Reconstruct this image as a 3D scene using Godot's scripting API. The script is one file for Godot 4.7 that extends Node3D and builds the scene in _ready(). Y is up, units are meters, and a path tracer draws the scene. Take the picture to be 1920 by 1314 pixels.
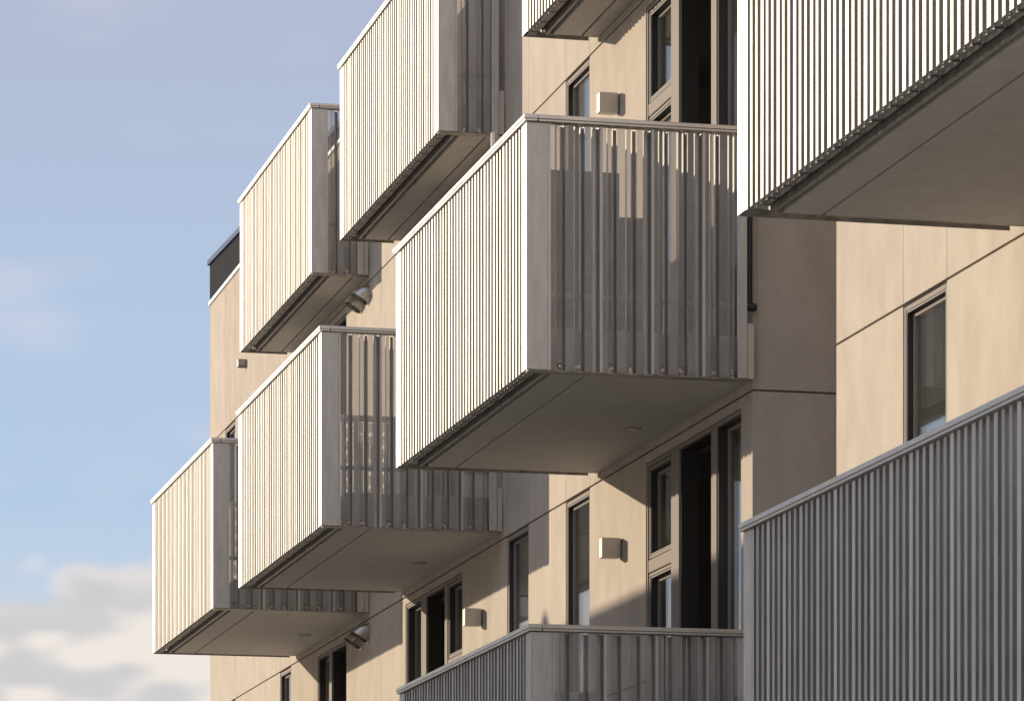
extends Node3D
# Axes: x runs along the facade (towards the photographer), y up, z out of the facade.
# Heights of the facade are counted from the horizontal joint under the middle row of balconies, G above the ground.
const G := 5.8
const GAP := 0.014

class MB:
	var surf := {}
	func grab(k):
		if not surf.has(k):
			surf[k] = [PackedVector3Array(), PackedVector3Array(), PackedVector2Array()]
		return surf[k]
	func tri(k, a: Vector3, b: Vector3, c: Vector3, n: Vector3, ua := Vector2.ZERO, ub := Vector2.ZERO, uc := Vector2.ZERO):
		var s = grab(k)
		var f := (b - a).cross(c - a).dot(n) > 0.0
		s[0].append_array([a, c, b] if f else [a, b, c])
		s[1].append_array([n, n, n])
		s[2].append_array([ua, uc, ub] if f else [ua, ub, uc])
	func quad(k, a: Vector3, b: Vector3, c: Vector3, d: Vector3, n: Vector3, ua := Vector2.ZERO, ub := Vector2.ZERO, uc := Vector2.ZERO, ud := Vector2.ZERO):
		tri(k, a, b, c, n, ua, ub, uc)
		tri(k, a, c, d, n, ua, uc, ud)
	func flat_quad(k, a: Vector3, b: Vector3, c: Vector3, d: Vector3, away: Vector3):
		var n := (b - a).cross(c - a).normalized()
		if n.dot((a + c) * 0.5 - away) < 0.0:
			n = -n
		quad(k, a, b, c, d, n)
	func smooth_quad(k, p: Array, n: Array):
		var s = grab(k)
		for t in [[0, 1, 2], [0, 2, 3]]:
			var f: bool = (p[t[1]] - p[t[0]]).cross(p[t[2]] - p[t[0]]).dot(n[t[0]] + n[t[1]] + n[t[2]]) > 0.0
			for q in ([t[0], t[2], t[1]] if f else t):
				s[0].append(p[q])
				s[1].append(n[q])
				s[2].append(Vector2.ZERO)
	# box with chamfered edges
	func box(k, a: Vector3, b: Vector3, c := 0.0):
		var mid := (a + b) * 0.5
		var h := (b - a) * 0.5
		c = minf(c, minf(h.x, minf(h.y, h.z)) * 0.9)
		for i in 3:
			var j := (i + 1) % 3
			var l := (i + 2) % 3
			for si in [-1.0, 1.0]:
				var n := Vector3.ZERO
				n[i] = si
				quad(k, pt(mid, h, c, i, j, l, si, -1, -1), pt(mid, h, c, i, j, l, si, 1, -1), pt(mid, h, c, i, j, l, si, 1, 1), pt(mid, h, c, i, j, l, si, -1, 1), n)
				if c > 0.0:
					for sj in [-1.0, 1.0]:
						var m := Vector3.ZERO
						m[i] = si
						m[j] = sj
						quad(k, pt(mid, h, c, i, j, l, si, sj, -1), pt(mid, h, c, i, j, l, si, sj, 1), pt(mid, h, c, j, i, l, sj, si, 1), pt(mid, h, c, j, i, l, sj, si, -1), m.normalized())
		if c > 0.0:
			for sx in [-1.0, 1.0]:
				for sy in [-1.0, 1.0]:
					for sz in [-1.0, 1.0]:
						tri(k, pt(mid, h, c, 0, 1, 2, sx, sy, sz), pt(mid, h, c, 1, 0, 2, sy, sx, sz), pt(mid, h, c, 2, 0, 1, sz, sx, sy), Vector3(sx, sy, sz).normalized())
	func pt(mid: Vector3, h: Vector3, c: float, i: int, j: int, l: int, si: float, sj: float, sl: float) -> Vector3:
		var p := mid
		p[i] += si * h[i]
		p[j] += sj * (h[j] - c)
		p[l] += sl * (h[l] - c)
		return p
	# surface of revolution round the axis dir through o; prof holds (radius, distance along dir)
	func lathe(k, o: Vector3, dir: Vector3, prof: Array, seg := 20):
		var u := dir.cross(Vector3.UP if absf(dir.y) < 0.9 else Vector3.RIGHT).normalized()
		var w := dir.cross(u)
		for q in prof.size() - 1:
			var p0: Vector2 = prof[q]
			var p1: Vector2 = prof[q + 1]
			var t := p1 - p0
			var nr := Vector2(t.y, -t.x).normalized()
			for s in seg:
				var a0 := TAU * s / seg
				var a1 := TAU * (s + 1) / seg
				var e0 := u * cos(a0) + w * sin(a0)
				var e1 := u * cos(a1) + w * sin(a1)
				var n := ((e0 + e1) * 0.5 * nr.x + dir * nr.y).normalized()
				quad(k, o + e0 * p0.x + dir * p0.y, o + e1 * p0.x + dir * p0.y, o + e1 * p1.x + dir * p1.y, o + e0 * p1.x + dir * p1.y, n)
	func mesh(mats: Array) -> ArrayMesh:
		var m := ArrayMesh.new()
		var n := 0
		for k in surf:
			var s = surf[k]
			var arr := []
			arr.resize(Mesh.ARRAY_MAX)
			arr[Mesh.ARRAY_VERTEX] = s[0]
			arr[Mesh.ARRAY_NORMAL] = s[1]
			arr[Mesh.ARRAY_TEX_UV] = s[2]
			m.add_surface_from_arrays(Mesh.PRIMITIVE_TRIANGLES, arr)
			m.surface_set_material(n, mats[k])
			n += 1
		return m

var M := {}
var used := {}
var cache := {}
var building: Node3D
var rng := RandomNumberGenerator.new()

func lin(r: float, g: float, b: float, a := 1.0) -> Color:
	var c := Color(r, g, b).linear_to_srgb()
	c.a = a
	return c

func numbered(called: String) -> String:
	if not used.has(called):
		used[called] = 0
		return called
	used[called] += 1
	return "%s_%03d" % [called, used[called]]

func put(called: String, m: Mesh, parent: Node3D, at := Vector3.ZERO, turn := 0.0) -> MeshInstance3D:
	var o := MeshInstance3D.new()
	o.name = called
	o.mesh = m
	parent.add_child(o, true)
	o.position = at
	o.rotation.y = turn
	return o

func tag(o: Node3D, label: String, category: String, group := ""):
	o.set_meta("label", label)
	o.set_meta("category", category)
	if group:
		o.set_meta("group", group)

func thing(called: String, label: String, category: String, at: Vector3, group := "") -> Node3D:
	var o := Node3D.new()
	o.name = numbered(called)
	add_child(o)
	o.position = at
	tag(o, label, category, group)
	return o

func box_mesh(a: Vector3, b: Vector3, c: float, mat: Material) -> ArrayMesh:
	var m := MB.new()
	m.box(0, a, b, c)
	return m.mesh([mat])

# ---------------------------------------------------------------- materials
func noise_tex(freq: float, lo: Color, hi: Color, size := 512, seed_ := 1, octaves := 4, kind := FastNoiseLite.TYPE_SIMPLEX_SMOOTH, normal := 0.0) -> NoiseTexture2D:
	var n := FastNoiseLite.new()
	n.noise_type = kind
	n.frequency = freq
	n.seed = seed_
	n.fractal_octaves = octaves
	var t := NoiseTexture2D.new()
	t.width = size
	t.height = size
	t.seamless = true
	t.noise = n
	if normal > 0.0:
		t.as_normal_map = true
		t.bump_strength = normal
	else:
		var g := Gradient.new()
		g.set_color(0, lo)
		g.set_color(1, hi)
		t.color_ramp = g
	return t

func mat(c: Color, rough: float, metal := 0.0, spec := 0.5) -> StandardMaterial3D:
	var m := StandardMaterial3D.new()
	m.albedo_color = c
	m.roughness = rough
	m.metallic = metal
	m.metallic_specular = spec
	m.cull_mode = BaseMaterial3D.CULL_DISABLED
	return m

func triplanar(m: StandardMaterial3D, scale: Vector3):
	m.uv1_triplanar = true
	m.uv1_world_triplanar = true
	m.uv1_scale = scale

# a sheet of staggered round holes: one tile holds two, pitch is the distance between neighbours in a row
func holes(radius: float) -> ImageTexture:
	var w := 64
	var h := 110
	var im := Image.create(w, h, false, Image.FORMAT_RGBA8)
	for y in h:
		for x in w:
			var best := 9.0
			for c in [Vector2(0, 0), Vector2(1, 0), Vector2(0, 1), Vector2(1, 1), Vector2(0.5, 0.5)]:
				best = minf(best, Vector2((x + 0.5) / w - c.x, ((y + 0.5) / h - c.y) * h / w).length())
			im.set_pixel(x, y, Color(1, 1, 1, clampf(0.5 + (best - radius) * 24.0, 0.0, 1.0)))
	return ImageTexture.create_from_image(im)

func perforated(c: Color, radius: float, pitch: float, rough: float, metal: float) -> StandardMaterial3D:
	var m := mat(c, rough, metal)
	m.albedo_texture = holes(radius)
	m.transparency = BaseMaterial3D.TRANSPARENCY_ALPHA_SCISSOR
	m.alpha_scissor_threshold = 0.5
	m.uv1_scale = Vector3(1.0 / pitch, 1.0 / (pitch * 110.0 / 64.0), 1)
	weather(m)
	return m

# faint vertical run-off marks on the metal
func weather(m: StandardMaterial3D):
	m.detail_enabled = true
	m.detail_blend_mode = BaseMaterial3D.BLEND_MODE_MUL
	m.detail_uv_layer = BaseMaterial3D.DETAIL_UV_2
	m.detail_albedo = M.grime
	m.uv2_triplanar = true
	m.uv2_world_triplanar = true
	m.uv2_scale = Vector3(1.3, 0.3, 1.3)

func make_materials():
	var silver := lin(0.445, 0.43, 0.418)
	M.silver = mat(lin(0.56, 0.535, 0.515), 0.58, 0.45)
	var grime := noise_tex(0.02, Color(0.90, 0.895, 0.885), Color(1, 1, 1), 512, 11, 5)
	M.grime = grime
	weather(M.silver)
	M.rail = mat(lin(0.60, 0.575, 0.545), 0.38, 0.7)
	M.rail.albedo_texture = noise_tex(0.02, Color(0.92, 0.92, 0.92), Color(1, 1, 1), 256, 12, 4)
	triplanar(M.rail, Vector3(0.8, 0.8, 0.8))
	M.perf_side = perforated(silver, 0.345, 0.0075, 0.58, 0.45)
	M.perf_front = perforated(silver, 0.10, 0.0075, 0.58, 0.45)
	M.perf_web = perforated(silver, 0.14, 0.0075, 0.58, 0.45)
	M.stain = mat(lin(0.62, 0.58, 0.53), 0.55, 0.5)
	M.stain.albedo_texture = noise_tex(0.03, Color(0.45, 0.38, 0.30), Color(1, 1, 1), 256, 21, 5)
	triplanar(M.stain, Vector3(2.5, 2.5, 2.5))
	M.screw = mat(lin(0.5, 0.48, 0.45), 0.35, 0.7)
	M.stucco = mat(lin(0.60, 0.53, 0.46), 0.95, 0.0, 0.2)
	M.stucco.albedo_texture = noise_tex(0.008, Color(0.92, 0.915, 0.91), Color(1, 1, 1), 1024, 5, 6)
	triplanar(M.stucco, Vector3(0.37, 0.17, 0.37))
	M.stucco.normal_enabled = true
	M.stucco.normal_texture = noise_tex(0.25, Color.BLACK, Color.WHITE, 1024, 6, 2, FastNoiseLite.TYPE_SIMPLEX_SMOOTH, 3.0)
	M.stucco.normal_scale = 0.25
	M.stucco.detail_enabled = true
	M.stucco.detail_blend_mode = BaseMaterial3D.BLEND_MODE_MUL
	M.stucco.detail_uv_layer = BaseMaterial3D.DETAIL_UV_2
	M.stucco.detail_albedo = noise_tex(0.22, Color(0.78, 0.775, 0.77), Color(1, 1, 1), 1024, 7, 2)
	M.stucco.uv2_triplanar = true
	M.stucco.uv2_world_triplanar = true
	M.stucco.uv2_scale = Vector3(1.6, 1.6, 1.6)
	M.core = M.stucco
	M.soffit = mat(lin(0.50, 0.475, 0.44), 0.9, 0.0, 0.3)
	M.soffit.albedo_texture = noise_tex(0.01, Color(0.94, 0.94, 0.94), Color(1, 1, 1), 512, 8, 6)
	triplanar(M.soffit, Vector3(0.8, 0.8, 0.8))
	M.dark_steel = mat(lin(0.09, 0.085, 0.08), 0.55, 0.4)
	M.galv = mat(lin(0.42, 0.40, 0.37), 0.5, 0.4)
	M.galv.albedo_texture = noise_tex(0.05, Color(0.72, 0.70, 0.68), Color(1, 1, 1), 256, 9, 4)
	triplanar(M.galv, Vector3(0.7, 0.7, 0.7))
	M.frame = mat(lin(0.24, 0.21, 0.185), 0.7, 0.0, 0.2)
	M.black = mat(lin(0.012, 0.011, 0.012), 0.5)
	M.seal = mat(lin(0.02, 0.018, 0.018), 0.6)
	M.glass = mat(Color(0.40, 0.45, 0.43, 0.03), 0.015, 0.0, 0.7)
	M.glass.transparency = BaseMaterial3D.TRANSPARENCY_ALPHA
	M.curtain = mat(lin(0.24, 0.245, 0.205), 0.9)
	M.board = mat(lin(0.055, 0.045, 0.038), 0.7)
	M.room = mat(lin(0.34, 0.32, 0.30), 0.9)
	M.lamp = mat(lin(0.55, 0.50, 0.44), 0.5, 0.1)
	M.lens = mat(lin(0.5, 0.5, 0.48), 0.3)
	M.steel = mat(lin(0.50, 0.48, 0.46), 0.34, 0.95)
	M.parapet = mat(lin(0.030, 0.031, 0.037), 0.9, 0.0, 0.1)
	M.flash = mat(lin(0.72, 0.72, 0.74), 0.4, 0.2)
	M.coping = mat(lin(0.055, 0.09, 0.17), 0.7, 0.0, 0.2)
	M.white = mat(lin(0.70, 0.66, 0.60), 0.5)
	M.beige = mat(lin(0.50, 0.45, 0.38), 0.6)
	M.ground = mat(lin(0.44, 0.40, 0.35), 0.95)
	M.ground.albedo_texture = noise_tex(0.02, Color(0.75, 0.75, 0.75), Color(1, 1, 1), 512, 31, 5)
	triplanar(M.ground, Vector3(0.2, 0.2, 0.2))
	M.render_wall = mat(lin(0.74, 0.70, 0.64), 0.95)
	for k in ["silver", "perf_front", "stucco"]:
		M[k + "_set"] = []
		for f in ([1.0, 0.965, 1.02] if k == "stucco" else [1.0, 0.93, 1.05]):
			var v: StandardMaterial3D = M[k].duplicate()
			var c: Color = M[k].albedo_color.srgb_to_linear()
			v.albedo_color = lin(c.r * f, c.g * f, c.b * f)
			M[k + "_set"].append(v)
	M.roof = mat(lin(0.12, 0.12, 0.12), 0.9)

# ---------------------------------------------------------------- sky
func make_sky() -> PanoramaSkyMaterial:
	var w := 2048
	var h := 2048
	var data := PackedFloat32Array()
	data.resize(w * h * 3)
	var wisp := FastNoiseLite.new()
	wisp.seed = 4
	wisp.frequency = 1.0
	wisp.fractal_octaves = 4
	var puff := FastNoiseLite.new()
	puff.seed = 27
	puff.frequency = 1.0
	puff.fractal_octaves = 4
	puff.fractal_gain = 0.55
	var sun := Vector3(-1.02, 0.31, 1.0).normalized()
	var steps := [[0.0, Color(0.66, 0.61, 0.56)], [5.5, Color(0.65, 0.62, 0.59)], [7.0, Color(0.47, 0.55, 0.65)], [8.5, Color(0.385, 0.50, 0.66)], [11.0, Color(0.38, 0.48, 0.64)], [15.5, Color(0.37, 0.415, 0.545)], [40.0, Color(0.54, 0.60, 0.72)], [90.0, Color(0.58, 0.64, 0.77)]]
	for y in h:
		var up := PI * (0.5 - (y + 0.5) / h)
		var e := rad_to_deg(up)
		var base := Color(0.34, 0.31, 0.28)
		for i in steps.size() - 1:
			if e >= steps[i][0]:
				base = steps[i][1].lerp(steps[i + 1][1], clampf((e - steps[i][0]) / (steps[i + 1][0] - steps[i][0]), 0.0, 1.0))
		var sy := sin(up)
		var cy := cos(up)
		for x in w:
			var c := base
			if e >= 0.0:
				var az := TAU * ((x + 0.5) / w - 0.5)
				var d := Vector3(sin(az) * cy, sy, -cos(az) * cy)
				var near := maxf(0.0, d.dot(sun))
				c = c + Color(0.95, 0.95, 0.93) * (6.5 * maxf(0.0, pow(near, 5.0) - 0.09)) + Color(1.0, 0.80, 0.55) * (1.6 * pow(near, 40.0))
				if e < 40.0:
					var k := smoothstep(-0.05, 0.55, wisp.get_noise_3d(d.x * 9.0, sy * 24.0 + 5.0, d.z * 9.0))
					c = c.lerp(Color(0.58, 0.58, 0.66), 0.45 * k)
				if e < 11.0:
					# bank of heaped cloud low over the horizon: lit tops, grey bellies, pale gaps lower down
					var n1 := puff.get_noise_3d(d.x * 16.0, 3.0, d.z * 16.0)
					var n2 := puff.get_noise_3d(d.x * 34.0, sy * 48.0, d.z * 34.0)
					var top := 7.35 + 1.1 * n1
					var inside := top - e + 0.75 * n2
					var dens := smoothstep(-0.05, 0.28, inside)
					var lit := smoothstep(0.75, 0.05, inside) * smoothstep(-0.35, 0.25, n2)
					var cc := Color(0.52, 0.515, 0.525).lerp(Color(0.74, 0.685, 0.655), lit)
					var gap := smoothstep(-0.02, 0.22, puff.get_noise_3d(d.x * 24.0 + 7.0, sy * 62.0, d.z * 24.0) + (6.4 - e) * 0.30)
					cc = cc.lerp(Color(0.74, 0.68, 0.63), gap * smoothstep(0.3, 0.8, inside))
					c = c.lerp(cc, dens * 0.95)
			var i := (y * w + x) * 3
			data[i] = c.r
			data[i + 1] = c.g
			data[i + 2] = c.b
	var im := Image.create_from_data(w, h, false, Image.FORMAT_RGBF, data.to_byte_array())
	var s := PanoramaSkyMaterial.new()
	s.panorama = ImageTexture.create_from_image(im)
	return s

# ---------------------------------------------------------------- cladding sheets
const FRONT_W := 0.255
const SIDE_W := 0.316
# distance along the sheet, height of the profile, and the material of the piece that ends there: 0 plain, 1 perforated
const FRONT := [[0.0, 1, 0], [0.044, 1, 0], [0.035, 0, 3], [0.092, 0, 4], [0.085, 1, 4], [0.123, 1, 1], [0.114, 0, 3], [0.177, 0, 4], [0.170, 1, 4], [0.206, 1, 1], [0.197, 0, 3], [0.262, 0, 4], [0.255, 1, 4]]
const SIDE := [[0.0, 1, 0], [0.016, 1, 0], [0.050, 1, 3], [0.050, 0, 0], [0.088, 0, 3], [0.088, -0.9, 0], [0.105, -0.9, 0], [0.106, 1, 4], [0.164, 1, 3], [0.164, 0, 0], [0.206, 0, 3], [0.206, -0.9, 0], [0.223, -0.9, 0], [0.224, 1, 4], [0.272, 1, 3], [0.272, 0, 0], [0.296, 0, 0], [0.296, -0.9, 0], [0.315, -0.9, 0], [0.316, 1, 0]]

func sheet(prof: Array, deep: float, height: float, width: float, tone: int, stained: bool) -> ArrayMesh:
	var key := "%s %s %.3f %.3f %s %d" % [prof.size(), deep, height, width, stained, tone]
	if cache.has(key):
		return cache[key]
	var m := MB.new()
	for i in prof.size() - 1:
		var s0: float = prof[i][0]
		var s1: float = prof[i + 1][0]
		if s0 >= width and width < prof[-1][0] - 0.001:
			break
		var d0: float = prof[i][1] * deep
		var d1: float = prof[i + 1][1] * deep
		if s1 > width and width < prof[-1][0] - 0.001:
			d1 = lerpf(d0, d1, (width - s0) / (s1 - s0))
			s1 = width
		var n := Vector3(-(d1 - d0), 0, s1 - s0).normalized()
		var k: int = prof[i + 1][2]
		var y0 := 0.0
		if stained and d0 == 0.0 and d1 == 0.0 and k == 3:
			y0 = 0.062
			m.quad(2, Vector3(s0, 0, d0), Vector3(s1, 0, d1), Vector3(s1, y0, d1), Vector3(s0, y0, d0), n)
		m.quad(k, Vector3(s0, y0, d0), Vector3(s1, y0, d1), Vector3(s1, height, d1), Vector3(s0, height, d0), n, Vector2(s0 + d0, y0), Vector2(s1 + d1 - d0 + d0, y0), Vector2(s1 + d1 - d0 + d0, height), Vector2(s0 + d0, height))
	cache[key] = m.mesh([M.silver_set[tone], M.perf_front_set[tone], M.stain, M.perf_side, M.perf_web])
	return cache[key]

func sheets(parent: Node3D, front: bool, from: Vector3, turn: float, length: float, height: float):
	var w := FRONT_W if front else SIDE_W
	var s := 0.0
	var dir := Vector3(1, 0, 0).rotated(Vector3.UP, turn)
	while s < length - 0.01:
		var part := minf(w, length - s)
		var m := sheet(FRONT if front else SIDE, 0.032 if front else 0.036, height, part, rng.randi_range(0, 2), not front)
		var c := put("cladding_sheet", m, parent, from + dir * s + Vector3(0, rng.randf_range(-0.002, 0.0), 0), turn + rng.randf_range(-0.006, 0.006))
		c.rotation.x = rng.randf_range(-0.0006, 0.0006)
		if front:
			put("bottom_lip", lip(part), parent, from + dir * s, turn)
		elif part > 0.2:
			for q in [0.080, 0.196]:
				put("screw", screw_mesh(), parent, from + dir * (s + q) + Vector3(0, 0.03, 0), turn)
		s += w

func screw_mesh() -> ArrayMesh:
	if not cache.has("screw"):
		var m := MB.new()
		m.lathe(0, Vector3.ZERO, Vector3(0, 0, 1), [Vector2(0.0085, 0.0), Vector2(0.0085, 0.002), Vector2(0.005, 0.0025), Vector2(0.005, 0.006), Vector2(0.0, 0.007)], 8)
		cache["screw"] = m.mesh([M.screw])
	return cache["screw"]

# the perforated lip folded inwards under each front sheet
func lip(width: float) -> ArrayMesh:
	var key := "lip %.3f" % width
	if not cache.has(key):
		var m := MB.new()
		var y := 0.004
		var pts := [Vector3(0.012, y, 0.012), Vector3(width - 0.004, y, 0.012), Vector3(width - 0.03, y + 0.004, -0.055), Vector3(0.02, y + 0.004, -0.055)]
		var uv := []
		for p in pts:
			uv.append(Vector2(p.x, p.z))
		m.quad(0, pts[0], pts[1], pts[2], pts[3], Vector3.DOWN, uv[0], uv[1], uv[2], uv[3])
		m.quad(0, pts[3], pts[2], pts[2] + Vector3(0, 0.022, -0.004), pts[3] + Vector3(0, 0.022, -0.004), Vector3.BACK, uv[3], uv[2], uv[2] + Vector2(0, 0.02), uv[3] + Vector2(0, 0.02))
		cache[key] = m.mesh([M.perf_side])
	return cache[key]

# L-shaped folded corner flashing; local corner at the outer vertical edge
func corner(h: float, wx: float, wz: float, lift := 0.0) -> ArrayMesh:
	var m := MB.new()
	var t := 0.004
	m.box(0, Vector3(-wx, lift, -t), Vector3(0 if lift == 0.0 else -t, h, 0), 0.0012)
	m.box(0, Vector3(-t, 0, -wz), Vector3(0, h, -t - 0.0005 if lift == 0.0 else 0.0), 0.0012)
	m.box(0, Vector3(-0.022, 0, -wz - 0.005), Vector3(-t - 0.001, h, -wz - 0.001), 0.001)
	return m.mesh([M.silver])

func rail_mesh(length: float, caps := 0.0) -> ArrayMesh:
	# runs along +x, outer face at z = 0, top at y = 0
	var m := MB.new()
	m.box(0, Vector3(0, -0.026, -0.085), Vector3(length, 0, 0), 0.003)
	m.box(0, Vector3(0.003, -0.040, -0.082), Vector3(length - 0.003, -0.0265, -0.005), 0.002)
	return m.mesh([M.rail])

# a balcony: x from xf (far end) to xn (near end), wall at zw, face of the cladding at zf
func balcony(label: String, xf: float, xn: float, zw: float, zf: float, yb: float, yt: float, lamp := true):
	var o := thing("balcony", label, "balcony", Vector3(xf, G + yb, zw), "metal clad balconies on the facade")
	var L := xn - xf
	var D := zf - zw
	var H := yt - yb
	var hs := H - 0.045
	# cladding, recessed so that the ribs end flush with the corner flashings
	var cf := 0.12
	sheets(o, true, Vector3(cf, 0.0, D - 0.034), 0.0, L - 2 * cf - 0.01, hs)
	var sidelen := D - 0.13 - 0.110
	sheets(o, false, Vector3(L - 0.038, 0.0, D - 0.130), PI / 2, sidelen, hs)
	sheets(o, false, Vector3(0.038, 0.022, 0.110), -PI / 2, sidelen, hs - 0.022)
	put("corner_flashing", corner(hs, 0.135, 0.128), o, Vector3(L, 0.0, D))
	put("corner_flashing", corner(hs, 0.128, 0.125, 0.03), o, Vector3(0, 0.0, D), -PI / 2)
	for x in [0.0, L - 0.03]:
		var e := 0.03 if x == 0.0 else 0.0
		put("end_trim", box_mesh(Vector3(x, e, 0.053), Vector3(x + 0.03, hs, 0.110), 0.003, M.silver), o)
		put("end_bracket", box_mesh(Vector3(x + 0.006, e, 0.008), Vector3(x + 0.018, 0.33, 0.0525), 0.001, M.beige), o)
	put("bottom_lip", lip(cf), o, Vector3(0.002, 0.0, D - 0.034))
	put("bottom_lip", lip(cf), o, Vector3(L - cf - 0.008, 0.0, D - 0.034))
	put("bottom_trim", box_mesh(Vector3(L - 0.096, -0.0075, 0.054), Vector3(L - 0.010, -0.0015, D - 0.012), 0.001, M.galv), o)
	put("bottom_trim", box_mesh(Vector3(0.006, -0.002, 0.054), Vector3(0.012, 0.036, D - 0.008), 0.001, M.galv), o)
	# top rail in pieces
	var ov := 0.02
	var half := 0.56 * (L + 2 * ov)
	var r0 := put("top_rail", rail_mesh(half - 0.002), o, Vector3(-ov, H, D + ov))
	var r1 := put("top_rail", rail_mesh(L + 2 * ov - half), o, Vector3(-ov + half, H, D + ov))
	put("top_rail", rail_mesh(D + ov - 0.088), o, Vector3(L + ov, H, D + ov - 0.0865), PI / 2)
	put("top_rail", rail_mesh(D + ov - 0.088), o, Vector3(-ov, H, 0.0015), -PI / 2)
	# posts and inner rails
	var post := box_mesh(Vector3(-0.02, 0.27, -0.02), Vector3(0.02, H - 0.041, 0.02), 0.003, M.galv)
	var np := int(ceil(L / 1.0))
	for i in np + 1:
		put("post", post, o, Vector3(lerpf(0.12, L - 0.12, float(i) / np), 0, D - 0.075))
	for y in [0.44]:
		put("inner_rail", box_mesh(Vector3(0.06, y, D - 0.052), Vector3(L - 0.06, y + 0.03, D - 0.032), 0.002, M.galv), o)
		for x in [0.09, L - 0.11]:
			put("inner_rail", box_mesh(Vector3(x, y, 0.03), Vector3(x + 0.02, y + 0.03, D - 0.06), 0.002, M.galv), o)
	# slab with its soffit
	var zs := D - 0.195
	put("slab", box_mesh(Vector3(0.11, 0.03, 0.003), Vector3(L - 0.11, 0.27, zs - 0.003), 0.004, M.soffit), o)
	var zg := D - 0.40
	put("soffit_panel", box_mesh(Vector3(0.102, 0.004, zg + 0.008), Vector3(L - 0.102, 0.028, zs - 0.004), 0.002, M.soffit), o)
	put("soffit_panel", box_mesh(Vector3(0.102, 0.004, 0.003), Vector3(L - 0.102, 0.028, zg - 0.008), 0.002, M.soffit), o)
	put("front_channel", box_mesh(Vector3(0.03, 0.075, D - 0.098), Vector3(L - 0.03, 0.25, D - 0.083), 0.002, M.dark_steel), o)
	put("closing_plate", box_mesh(Vector3(0.03, 0.050, D - 0.192), Vector3(L - 0.03, 0.062, D - 0.030), 0.001, M.dark_steel), o)
	put("edge_strip", box_mesh(Vector3(0.060, 0.006, D - 0.166), Vector3(L - 0.060, 0.048, D - 0.146), 0.002, M.galv), o)
	for x in [0.080, L - 0.098]:
		put("edge_strip", box_mesh(Vector3(x, 0.004, 0.01), Vector3(x + 0.018, 0.05, D - 0.168), 0.002, M.galv), o)
	if lamp:
		var m := MB.new()
		m.lathe(0, Vector3(0, 0, 0), Vector3.DOWN, [Vector2(0.062, 0.0), Vector2(0.062, 0.006), Vector2(0.046, 0.011), Vector2(0.044, 0.006)], 24)
		m.lathe(1, Vector3(0, 0, 0), Vector3.DOWN, [Vector2(0.044, 0.006), Vector2(0.0, 0.006)], 24)
		put("downlight", m.mesh([M.galv, M.lens]), o, Vector3(L * 0.50, 0.0035, 0.25))
	return o

# ---------------------------------------------------------------- openings
func bars(m: MB, k: int, x0: float, x1: float, y0: float, y1: float, t: float, z0: float, z1: float, c := 0.003):
	m.box(k, Vector3(x0, y0, z0), Vector3(x0 + t, y1, z1), c)
	m.box(k, Vector3(x1 - t, y0, z0), Vector3(x1, y1, z1), c)
	m.box(k, Vector3(x0 + t, y1 - t, z0), Vector3(x1 - t, y1, z1), c)
	m.box(k, Vector3(x0 + t, y0, z0), Vector3(x1 - t, y0 + t, z1), c)

# black lining on the inside of an opening
func lining(m: MB, k: int, x0: float, x1: float, y0: float, y1: float, z0: float, z1: float):
	bars(m, k, x0, x1, y0, y1, 0.008, z0, z1, 0.0)

func glazing(parent: Node3D, x0: float, x1: float, y0: float, y1: float, zf: float):
	# casement: sash and pane set back in its frame
	var m := MB.new()
	bars(m, 0, x0, x1, y0, y1, 0.022, zf - 0.062, zf - 0.036)
	put("sash", m.mesh([M.frame]), parent)
	put("pane", box_mesh(Vector3(x0 + 0.019, y0 + 0.019, zf - 0.048), Vector3(x1 - 0.019, y1 - 0.019, zf - 0.042), 0.0, M.glass), parent)
	put("pane", box_mesh(Vector3(x0 + 0.019, y0 + 0.019, zf - 0.0605), Vector3(x1 - 0.019, y1 - 0.019, zf - 0.0565), 0.0, M.glass), parent)

func window(x0: float, x1: float, y0: float, y1: float, z: float, open_sash := false) -> MeshInstance3D:
	var m := MB.new()
	var f := z - 0.004
	bars(m, 0, x0 + 0.004, x1 - 0.004, y0 + 0.004, y1 - 0.004, 0.028, f - 0.055, f)
	var w := put("window", m.mesh([M.frame]), building)
	m = MB.new()
	lining(m, 0, x0 + 0.033, x1 - 0.033, y0 + 0.033, y1 - 0.033, f - 0.07, f - 0.004)
	put("lining", m.mesh([M.seal]), w)
	if open_sash:
		var a := atan2(0.20, 0.34)
		m = MB.new()
		bars(m, 0, 0.0, 0.42, y0 + 0.06, y1 - 0.04, 0.055, -0.03, 0.0)
		var s := put("sash", m.mesh([M.white]), w, Vector3(x0 + 0.05, 0, z + 0.01), -a)
		put("pane", box_mesh(Vector3(x0 + 0.05, y0 + 0.05, f - 0.05), Vector3(x1 - 0.05, y1 - 0.05, f - 0.044), 0.0, M.glass), w)
	else:
		glazing(w, x0 + 0.042, x1 - 0.042, y0 + 0.042, y1 - 0.042, f)
	return w

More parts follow.
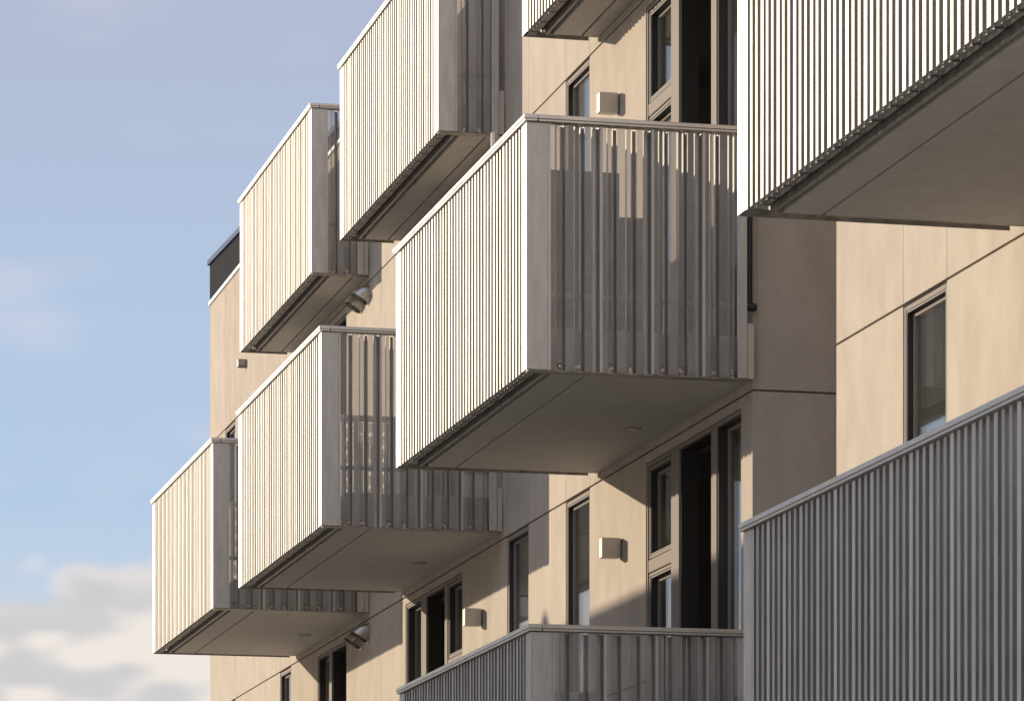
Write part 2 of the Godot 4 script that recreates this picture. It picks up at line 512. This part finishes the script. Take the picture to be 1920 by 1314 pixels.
# spans: [from, to, what]; what: "transom", "post", "open", "fixed", "mullion"
func door(spans: Array, top: float, bottom: float, z: float):
	var x0: float = spans[0][0]
	var x1: float = spans[-1][1]
	var f := z - 0.006
	var m := MB.new()
	bars(m, 0, x0 + 0.003, x1 - 0.003, bottom, top - 0.003, 0.026, f - 0.10, f)
	var w := put("balcony_door", m.mesh([M.frame]), building)
	for s in spans:
		var a: float = s[0]
		var b: float = s[1]
		if a == x0:
			a += 0.03
		if b == x1:
			b -= 0.03
		var y1 := top - 0.03
		var y0 := bottom + 0.027
		match s[2]:
			"post", "mullion":
				put(s[2], box_mesh(Vector3(a + 0.001, y0, f - 0.10), Vector3(b - 0.001, y1, f + 0.001), 0.004, M.frame), w)
			"fixed":
				m = MB.new()
				lining(m, 0, a + 0.002, b - 0.002, y0, y1, f - 0.11, f - 0.008)
				put("lining", m.mesh([M.seal]), w)
				glazing(w, a + 0.012, b - 0.012, y0 + 0.01, y1 - 0.01, f - 0.03)
			"transom":
				var yt := top - 0.64
				put("transom", box_mesh(Vector3(a + 0.001, yt - 0.085, f - 0.09), Vector3(b - 0.001, yt, f - 0.003), 0.004, M.frame), w)
				for r in [[y0, yt - 0.088], [yt + 0.003, y1]]:
					m = MB.new()
					bars(m, 0, a + 0.003, b - 0.003, r[0] + 0.002, r[1] - 0.002, 0.022, f - 0.06, f - 0.008)
					put("sash_frame", m.mesh([M.frame]), w)
					m = MB.new()
					lining(m, 0, a + 0.027, b - 0.027, r[0] + 0.027, r[1] - 0.027, f - 0.11, f - 0.012)
					put("lining", m.mesh([M.seal]), w)
					glazing(w, a + 0.036, b - 0.036, r[0] + 0.036, r[1] - 0.036, f - 0.02)
			"open":
				m = MB.new()
				lining(m, 0, a + 0.002, b - 0.002, y0, y1, f - 0.13, f - 0.012)
				put("lining", m.mesh([M.seal]), w)
				var half := lerpf(a, b, 0.52)
				m = MB.new()
				bars(m, 0, half, b + 0.3, y0 + 0.01, y1 - 0.02, 0.05, f - 0.19, f - 0.155)
				put("sliding_panel", m.mesh([M.black]), w)
				put("pane", box_mesh(Vector3(half + 0.045, y0 + 0.05, f - 0.175), Vector3(b + 0.255, y1 - 0.06, f - 0.169), 0.0, M.glass), w)

func stand(label: String, z0: float, z1: float, top: float):
	var o := thing("upright_panel", label, "panel", Vector3(-1.27, G + 0.326, (z0 + z1) * 0.5), "dark panels standing on the corner balcony")
	var h := top - 0.326
	var w := (z1 - z0) * 0.5
	put("board", box_mesh(Vector3(-0.012, 0.06, -w + 0.02), Vector3(0.012, h - 0.02, w - 0.02), 0.002, M.board), o)
	var m := MB.new()
	for z in [-w, w - 0.0195]:
		m.box(0, Vector3(-0.016, 0.02, z), Vector3(0.016, h, z + 0.0195), 0.002)
	m.box(0, Vector3(-0.016, h - 0.0195, -w + 0.02), Vector3(0.016, h, w - 0.02), 0.002)
	put("frame", m.mesh([M.board]), o)
	for z in [-w, w - 0.02]:
		put("foot", box_mesh(Vector3(-0.15, 0.0, z), Vector3(0.15, 0.0195, z + 0.02), 0.003, M.board), o)

func curtain(label: String, x0: float, x1: float, y0: float, y1: float, z: float, ph: float):
	x1 = lerpf(x0, x1, 0.6)
	var m := MB.new()
	var n := int((x1 - x0) / 0.012)
	var prev := Vector3.ZERO
	for i in n + 1:
		var x := lerpf(x0, x1, float(i) / n)
		var p := Vector3(x, 0, z + 0.045 * sin(x * 44.0 + ph) + 0.025 * sin(x * 19.0 + ph * 2.0))
		if i > 0:
			var nn := Vector3(-(p.z - prev.z), 0, p.x - prev.x).normalized()
			m.quad(0, prev + Vector3(0, y0, 0), p + Vector3(0, y0, 0), p + Vector3(0, y1, 0), prev + Vector3(0, y1, 0), nn)
		prev = p
	var o := put(numbered("curtain"), m.mesh([M.curtain]), self, Vector3(0, G, 0))
	tag(o, label, "curtain", "curtains behind the windows")

# ---------------------------------------------------------------- wall of panels round the openings
func wall_band(xs: Array, y0: float, y1: float, z: float, holes_: Array, core: MB):
	# xs: joints; holes_: [x0, x1, y0, y1] openings
	for i in xs.size() - 1:
		var a: float = xs[i]
		var b: float = xs[i + 1]
		var cuts := []
		for h in holes_:
			if h[0] < b - 0.001 and h[1] > a + 0.001 and h[2] < y1 - 0.02 and h[3] > y0 + 0.02:
				cuts.append(h)
		cuts.sort_custom(func(p, q): return p[0] < q[0])
		var at := a
		for h in cuts:
			if h[0] > at + 0.02:
				panel(at, h[0], y0, y1, z, core, at == a, false)
			if y1 - h[3] > 0.03:
				panel(h[0], h[1], h[3], y1, z, core, false, false, false)
			if h[2] - y0 > 0.03:
				panel(h[0], h[1], y0, h[2], z, core, false, false, true, false)
			at = h[1]
		if b > at + 0.02:
			panel(at, b, y0, y1, z, core, at == a, true)

func panel(x0: float, x1: float, y0: float, y1: float, z: float, core: MB, left := true, right := true, low := true, high := true):
	var v := 0.003
	var g := GAP * 0.5
	put("wall_panel", box_mesh(Vector3(x0 + (v if left else 0.0), y0 + (g if low else 0.0), z - 0.03), Vector3(x1 - (v if right else 0.0), y1 - (g if high else 0.0), z), 0.0, M.stucco_set[rng.randi_range(0, 2)]), building)
	core.box(0, Vector3(x0, y0, z - 0.25), Vector3(x1 - (0.031 if x1 == 0.0 else 0.0), y1, z - 0.031), 0.0)

func hood(label: String, x: float, y: float):
	# round metal cowl: a half dome on a collar, open underneath
	var o := thing("vent_cowl", label, "vent", Vector3(x, G + y, 0.0), "vent cowls on the far wall")
	var m := MB.new()
	var R := 0.085
	m.lathe(0, Vector3(0, 0, 0.001), Vector3(0, 0, 1), [Vector2(R * 1.12, 0.0), Vector2(R * 1.12, 0.006), Vector2(R, 0.010)], 28)
	put("collar", m.mesh([M.steel]), o)
	m = MB.new()
	# a short bent pipe: the round section swings out and down about the collar's lower edge
	var rows := 10
	var cols := 28
	for i in rows:
		for j in cols:
			var p := []
			var n := []
			for e in [[i, j], [i + 1, j], [i + 1, j + 1], [i, j + 1]]:
				var f := deg_to_rad(56.0) * float(e[0]) / rows
				var a := TAU * float(e[1]) / cols
				var r := R * 1.04 + R * sin(a)
				p.append(Vector3(R * cos(a), -R * 1.04 + r * cos(f), 0.010 + r * sin(f)))
				n.append(Vector3(cos(a), sin(a) * cos(f), sin(a) * sin(f)))
			m.smooth_quad(0, p, n)
	put("hood", m.mesh([M.steel]), o)
	m = MB.new()
	m.lathe(0, Vector3(0, 0, 0.0), Vector3(0, 0, 1), [Vector2(R * 0.93, 0.0105), Vector2(0.0, 0.0105)], 24)
	put("opening", m.mesh([M.black]), o)

func wall_lamp(label: String, x: float, y: float):
	# x, y: near upper corner on the wall
	var o := thing("wall_lamp", label, "lamp", Vector3(x - 0.04, G + y - 0.067, 0.0), "box lamps beside the balcony doors")
	put("back_plate", box_mesh(Vector3(-0.034, -0.06, 0.0005), Vector3(0.034, 0.06, 0.0125), 0.002, M.frame), o)
	put("housing", box_mesh(Vector3(-0.04, -0.067, 0.013), Vector3(0.04, 0.067, 0.142), 0.003, M.lamp), o)
	put("diffuser", box_mesh(Vector3(-0.03, -0.0685, 0.03), Vector3(0.03, -0.0672, 0.125), 0.0, M.lens), o)

func _ready():
	# ---- camera, sky, sun, exposure
	var cam := Camera3D.new()
	cam.name = "camera"
	add_child(cam)
	var yaw := 0.2329
	cam.position = Vector3(22.5325, -4.1817 + G, 6.8269)
	cam.look_at_from_position(cam.position, cam.position + Vector3(-cos(yaw), 0, -sin(yaw)), Vector3.UP)
	cam.projection = Camera3D.PROJECTION_FRUSTUM
	cam.near = 0.1
	cam.far = 900.0
	cam.size = 0.1 * 1313.0 / 7356.7
	cam.frustum_offset = Vector2(0.0, 0.1 * (2040.06 - 657.0) / 7356.7)
	cam.current = true
	var we := WorldEnvironment.new()
	we.name = "world"
	var env := Environment.new()
	env.background_mode = Environment.BG_SKY
	var sky := Sky.new()
	sky.sky_material = make_sky()
	env.sky = sky
	env.background_energy_multiplier = 1.0
	env.tonemap_mode = Environment.TONE_MAPPER_LINEAR
	env.tonemap_exposure = 1.2
	env.sdfgi_enabled = true
	env.ssao_enabled = true
	env.ssil_enabled = true
	we.environment = env
	add_child(we)
	var sun := DirectionalLight3D.new()
	sun.name = "sun"
	sun.light_color = Color(1.0, 0.93, 0.82)
	sun.light_energy = 1.6
	sun.light_angular_distance = 0.5
	sun.shadow_enabled = true
	add_child(sun)
	sun.look_at_from_position(Vector3.ZERO, Vector3(1.023, -0.310, -1.0), Vector3.UP)
	rng.seed = 7
	make_materials()

	# ---- ground
	var pm := PlaneMesh.new()
	pm.size = Vector2(900, 900)
	pm.material = M.ground
	var gr := put("ground", pm, self)
	gr.set_meta("kind", "structure")

	# ---- the apartment building
	building = Node3D.new()
	building.name = "apartment_building"
	add_child(building)
	building.position = Vector3(0, G, 0)
	tag(building, "tan apartment building of large cement panels with recessed windows and balcony doors", "building")
	make_building()

	# ---- balconies
	var D := 1.408
	var E := 0.524
	balcony("deep silver corrugated balcony overlapping the facade corner, shaded return wall directly beside it", -3.75, 0.066, 0.0, D, 0.056, 1.554)
	balcony("sunlit deep corrugated balcony between two others, its perforated side partly behind its neighbour", -10.365, -6.52, 0.0, D, 0.056, 1.554)
	balcony("sunlit deep corrugated balcony at the far end of the building over twin vent cowls", -15.50, -11.735, 0.0, D, 0.056, 1.554)
	balcony("shallow corrugated balcony beside the dark sloping parapet, above twin vent cowls", -15.64, -11.74, 0.0, E, 3.056, 4.554, false)
	balcony("shallow corrugated balcony of the top row, casting its shadow beside lit wall", -10.41, -6.45, 0.0, E, 3.056, 4.554, false)
	balcony("shallow corrugated balcony over a slim window and box lamp, only its lower end showing", -3.736, 0.05, 0.0, E, 3.056, 4.554, false)
	balcony("fully shaded corrugated balcony below the open dark balcony door, with lit wall behind its rail", -3.75, 0.066, 0.0, D - 0.025, -2.944, -1.446)
	balcony("big sunlit corrugated balcony on the wall beyond the slot, with very dark soffit", 4.434, 8.95, -0.018, 1.42, 0.009, 1.507)
	balcony("big shaded grey corrugated balcony in front of the slim curtained window beyond the slot", 4.434, 8.95, -0.018, 1.39, -2.964, -1.466)

	# ---- fittings on the wall
	wall_lamp("beige box lamp on lit wall above the deep balcony's side rail, under the shallow balcony", -3.085, 2.54)
	wall_lamp("beige box lamp on lit wall between slim window and open door under the deep soffit", -3.022, -0.473)
	wall_lamp("beige box lamp beside open door just above the shaded rail's sloping end", -7.233, -0.447)
	hood("upper shiny round vent cowl nearer the lit wall under the shallow balcony", -11.79, 2.885)
	hood("upper shiny round vent cowl next to the dark door head under the shallow balcony", -12.11, 2.872)
	hood("lower shiny round vent cowl nearer the lit wall under the deep balcony", -11.82, -0.12)
	hood("lower shiny round vent cowl next to the dark door under the deep balcony", -12.14, -0.14)
	var vb := thing("vent_box", "small dark grey box vent on the tan wall at the building's far end", "vent", Vector3(-18.45, G + 3.475, 0))
	put("body", box_mesh(Vector3(-0.05, -0.038, 0.001), Vector3(0.05, 0.038, 0.085), 0.006, M.galv), vb)
	put("louvre", box_mesh(Vector3(-0.04, -0.044, 0.01), Vector3(0.04, -0.0385, 0.08), 0.001, M.black), vb)
	# black rainwater pipe with its shoe at the building corner
	var pipe := thing("downpipe", "black rainwater pipe with short shoe at the facade corner beside the deep balcony", "pipe", Vector3(0.034, G, 0.030))
	var m := MB.new()
	m.lathe(0, Vector3(0, 0.50, 0), Vector3.UP, [Vector2(0.0, 0.0), Vector2(0.018, 0.0), Vector2(0.018, 4.9), Vector2(0.0, 4.9)], 16)
	put("pipe", m.mesh([M.black]), pipe)
	m = MB.new()
	m.lathe(0, Vector3(0.0, 0.49, 0.012), Vector3(0.15, -0.12, -1).normalized(), [Vector2(0.0, -0.012), Vector2(0.022, -0.008), Vector2(0.025, 0.0), Vector2(0.025, 0.045), Vector2(0.017, 0.055), Vector2(0.0, 0.052)], 16)
	put("shoe", m.mesh([M.black]), pipe)

	# ---- dark upright panels kept on the deep corner balcony, seen through its perforated side
	stand("dark wide upright panel on the corner balcony next to the corrugated front", 0.492, 1.22, 1.555)
	stand("dark lower narrow panel on the corner balcony between the wide panel and the door", 0.235, 0.488, 1.28)

	# ---- curtains
	curtain("grey green curtain in the slim window of the wall beyond the shaded slot", 2.74, 3.35, -1.48, -0.06, -0.30, 0.3)
	curtain("grey green curtain in the slim window beside the lower box lamp and open door", -4.55, -3.93, -1.46, -0.05, -0.28, 1.1)
	curtain("grey green curtain in the half shaded slim window beside the perforated balcony side", -6.38, -5.75, -1.46, -0.05, -0.28, 2.2)
	curtain("grey green curtain in the slim window behind the upper box lamp", -4.55, -3.93, 1.54, 2.95, -0.28, 0.7)
	curtain("grey green curtain behind the fixed pane of the lower open door", -0.74, -0.26, -2.66, -0.11, -0.30, 1.9)
	curtain("grey green curtain behind the fixed pane of the upper open door", -0.74, -0.26, 0.34, 2.89, -0.30, 0.1)

	make_neighbour()

func make_building():
	var doors := [
		[[-2.425, -1.833, "transom"], [-1.833, -1.640, "post"], [-1.640, -0.910, "open"], [-0.910, -0.785, "mullion"], [-0.785, -0.238, "fixed"]],
		[[-10.176, -9.566, "fixed"], [-9.566, -9.36, "mullion"], [-9.36, -8.65, "open"], [-8.65, -8.54, "post"], [-8.54, -7.967, "transom"]],
		[[-14.278, -13.72, "fixed"], [-13.72, -13.578, "mullion"], [-13.578, -12.83, "open"]]]
	var slim := [[-4.585, -3.901], [-6.406, -5.712], [-16.341, -15.71], [-19.776, -19.121]]
	var core := MB.new()
	var xs := [-20.86]
	for s in slim:
		xs.append(s[0])
		xs.append(s[1])
	xs.append(-11.2)
	xs.append(0.0)
	xs.sort()
	var cut := []
	for head in [0.0, 3.0]:
		for s in slim:
			cut.append([s[0], s[1], head - 1.5, head])
			window(s[0], s[1], head - 1.49, head - 0.010, 0.0, head == 3.0 and s[0] == -6.406)
		for d in doors:
			cut.append([d[0][0], d[-1][1], head - 2.68, head - 0.066])
			door(d, head - 0.066, head - 2.68, 0.0)
	for b in [[3.0, 4.55], [1.5, 3.0], [0.0, 1.5], [-1.5, 0.0], [-3.0, -1.5], [-4.4, -3.0], [-5.8, -4.4]]:
		wall_band(xs, b[0], b[1], 0.0, cut, core)
	var tall := [-10.6, -6.406, -5.712, -4.585, -3.901, 0.0]
	wall_band(tall, 4.55, 6.2, 0.0, [], core)
	# the wall beyond the deep slot, in nearly the same plane
	var zb := -0.018
	var yj := -0.016
	cut = [[2.699, 3.386, yj - 1.5, yj]]
	window(2.699, 3.386, yj - 1.49, yj - 0.010, zb)
	for b in [[4.5, 6.2], [3.0, 4.5], [1.5, 3.0], [0.0, 1.5], [-1.5, 0.0], [-3.0, -1.5], [-4.4, -3.0], [-5.78, -4.4]]:
		wall_band([1.555, 2.699, 3.386, 9.4], b[0] + yj, b[1] + yj if b[1] < 6.0 else 6.2, zb, cut, core)
	# return wall of the slot, facing the photographer
	for b in [[4.55, 6.2], [3.0, 4.55], [1.5, 3.0], [0.0, 1.5], [-1.5, 0.0], [-3.0, -1.5], [-4.4, -3.0], [-5.8, -4.4]]:
		put("wall_panel", box_mesh(Vector3(-0.030, b[0] + GAP * 0.5, -1.30), Vector3(0.0, b[1] - GAP * 0.5, -0.0303), 0.0, M.stucco), building)
	put("slot_wall", box_mesh(Vector3(0.0, -5.8, -1.55), Vector3(1.8, 6.2, -1.301), 0.0, M.stucco), building)
	put("slot_wall", box_mesh(Vector3(1.556, -5.8, -1.30), Vector3(1.8, 6.2, -0.27), 0.0, M.stucco), building)
	core.box(0, Vector3(-0.25, -5.8, -1.55), Vector3(-0.031, 6.2, -0.2505), 0.0)
	put("wall_core", core.mesh([M.core]), building)
	# closed body behind the facade: floors, back and end walls, roof
	for y in [-5.78, -2.86, 0.14, 3.14]:
		put("floor_slab", box_mesh(Vector3(-20.84, y, -7.0), Vector3(-0.252, y + 0.18, -0.252), 0.0, M.room), building)
	put("floor_slab", box_mesh(Vector3(1.802, 0.14, -7.0), Vector3(9.38, 0.32, -0.28), 0.0, M.room), building)
	put("floor_slab", box_mesh(Vector3(1.802, -2.86, -7.0), Vector3(9.38, -2.68, -0.28), 0.0, M.room), building)
	put("back_wall", box_mesh(Vector3(-20.86, -5.8, -7.3), Vector3(9.4, 6.2, -7.01), 0.0, M.room), building)
	put("end_wall", box_mesh(Vector3(-20.86, -5.8, -7.0), Vector3(-20.6, 4.55, -0.252), 0.0, M.stucco), building)
	put("end_wall", box_mesh(Vector3(9.15, -5.8, -7.0), Vector3(9.4, 6.2, -0.272), 0.0, M.stucco), building)
	for x in [-17.2, -11.3, -7.2, -5.2]:
		put("partition", box_mesh(Vector3(x, -5.6, -7.0), Vector3(x + 0.12, 4.5, -0.252), 0.0, M.room), building)
	put("partition", box_mesh(Vector3(-0.25, -5.8, -7.0), Vector3(-0.03, 6.2, -1.56), 0.0, M.room), building)
	put("roof", box_mesh(Vector3(-10.6, 6.21, -7.3), Vector3(9.4, 6.45, 0.02), 0.01, M.flash), building)
	put("roof", box_mesh(Vector3(-20.86, 4.33, -7.0), Vector3(-10.62, 4.54, -0.252), 0.0, M.roof), building)
	put("end_wall", box_mesh(Vector3(-10.6, 4.55, -7.0), Vector3(-10.35, 6.2, -0.252), 0.0, M.stucco), building)
	# dark sloping parapet with a blue grey coping above a white flashing
	put("flashing", box_mesh(Vector3(-20.875, 4.552, -0.20), Vector3(-10.62, 4.590, 0.018), 0.003, M.flash), building)
	var xa := -20.86
	var xb := -10.62
	var ya := 5.03
	var yb := 4.57 + 0.02
	var m := MB.new()
	var mid := Vector3(-15.7, 4.7, -0.1)
	prism(m, 0, xa, xb, 4.591, 4.591, ya - 0.03, yb - 0.03 + 0.035, -0.19, 0.002, mid)
	put("parapet", m.mesh([M.parapet]), building)
	m = MB.new()
	prism(m, 0, xa - 0.02, xb, ya - 0.03, yb + 0.006, ya + 0.025, yb + 0.06, -0.215, 0.03, mid)
	put("coping", m.mesh([M.coping]), building)

func prism(m: MB, k: int, xa: float, xb: float, a0: float, b0: float, a1: float, b1: float, z0: float, z1: float, mid: Vector3):
	var p := []
	for z in [z0, z1]:
		p.append_array([Vector3(xa, a0, z), Vector3(xb, b0, z), Vector3(xb, b1, z), Vector3(xa, a1, z)])
	var c := Vector3.ZERO
	for q in p:
		c += q / 8.0
	for f in [[0, 1, 2, 3], [4, 5, 6, 7], [0, 1, 5, 4], [3, 2, 6, 7], [0, 3, 7, 4], [1, 2, 6, 5]]:
		m.flat_quad(k, p[f[0]], p[f[1]], p[f[2]], p[f[3]], c)

# the lower building across the yard, outside the frame: its flat roof edge throws the level shadow over the lowest balconies
func make_neighbour():
	var z := 7.5
	var top := -0.88 + 0.310 * z + G
	var o := thing("neighbouring_building", "low plain building across the yard whose roof edge shades the lowest balconies", "building", Vector3(-8.0, 0, z))
	put("wall", box_mesh(Vector3(-12, 0, 0), Vector3(12, top - 0.25, 7), 0.0, M.render_wall), o)
	put("roof", box_mesh(Vector3(-12.15, top - 0.249, 0.0), Vector3(12.15, top, 7.15), 0.01, M.roof), o)
	for i in 6:
		var x := -10.0 + i * 3.8
		for y in [0.9, 3.6]:
			var w := put("window", box_mesh(Vector3(x, y, -0.03), Vector3(x + 1.2, y + 1.4, -0.002), 0.004, M.frame), o)
			put("pane", box_mesh(Vector3(x + 0.07, y + 0.07, -0.036), Vector3(x + 1.13, y + 1.33, -0.031), 0.0, M.lens), w)
	var m := MB.new()
	m.lathe(0, Vector3(-5.05, top + 0.001, 0.17), Vector3.UP, [Vector2(0.16, 0.0), Vector2(0.15, 0.06), Vector2(0.08, 0.13), Vector2(0.05, 0.2), Vector2(0.0, 0.2)], 16)
	put("roof_vent", m.mesh([M.galv]), o)
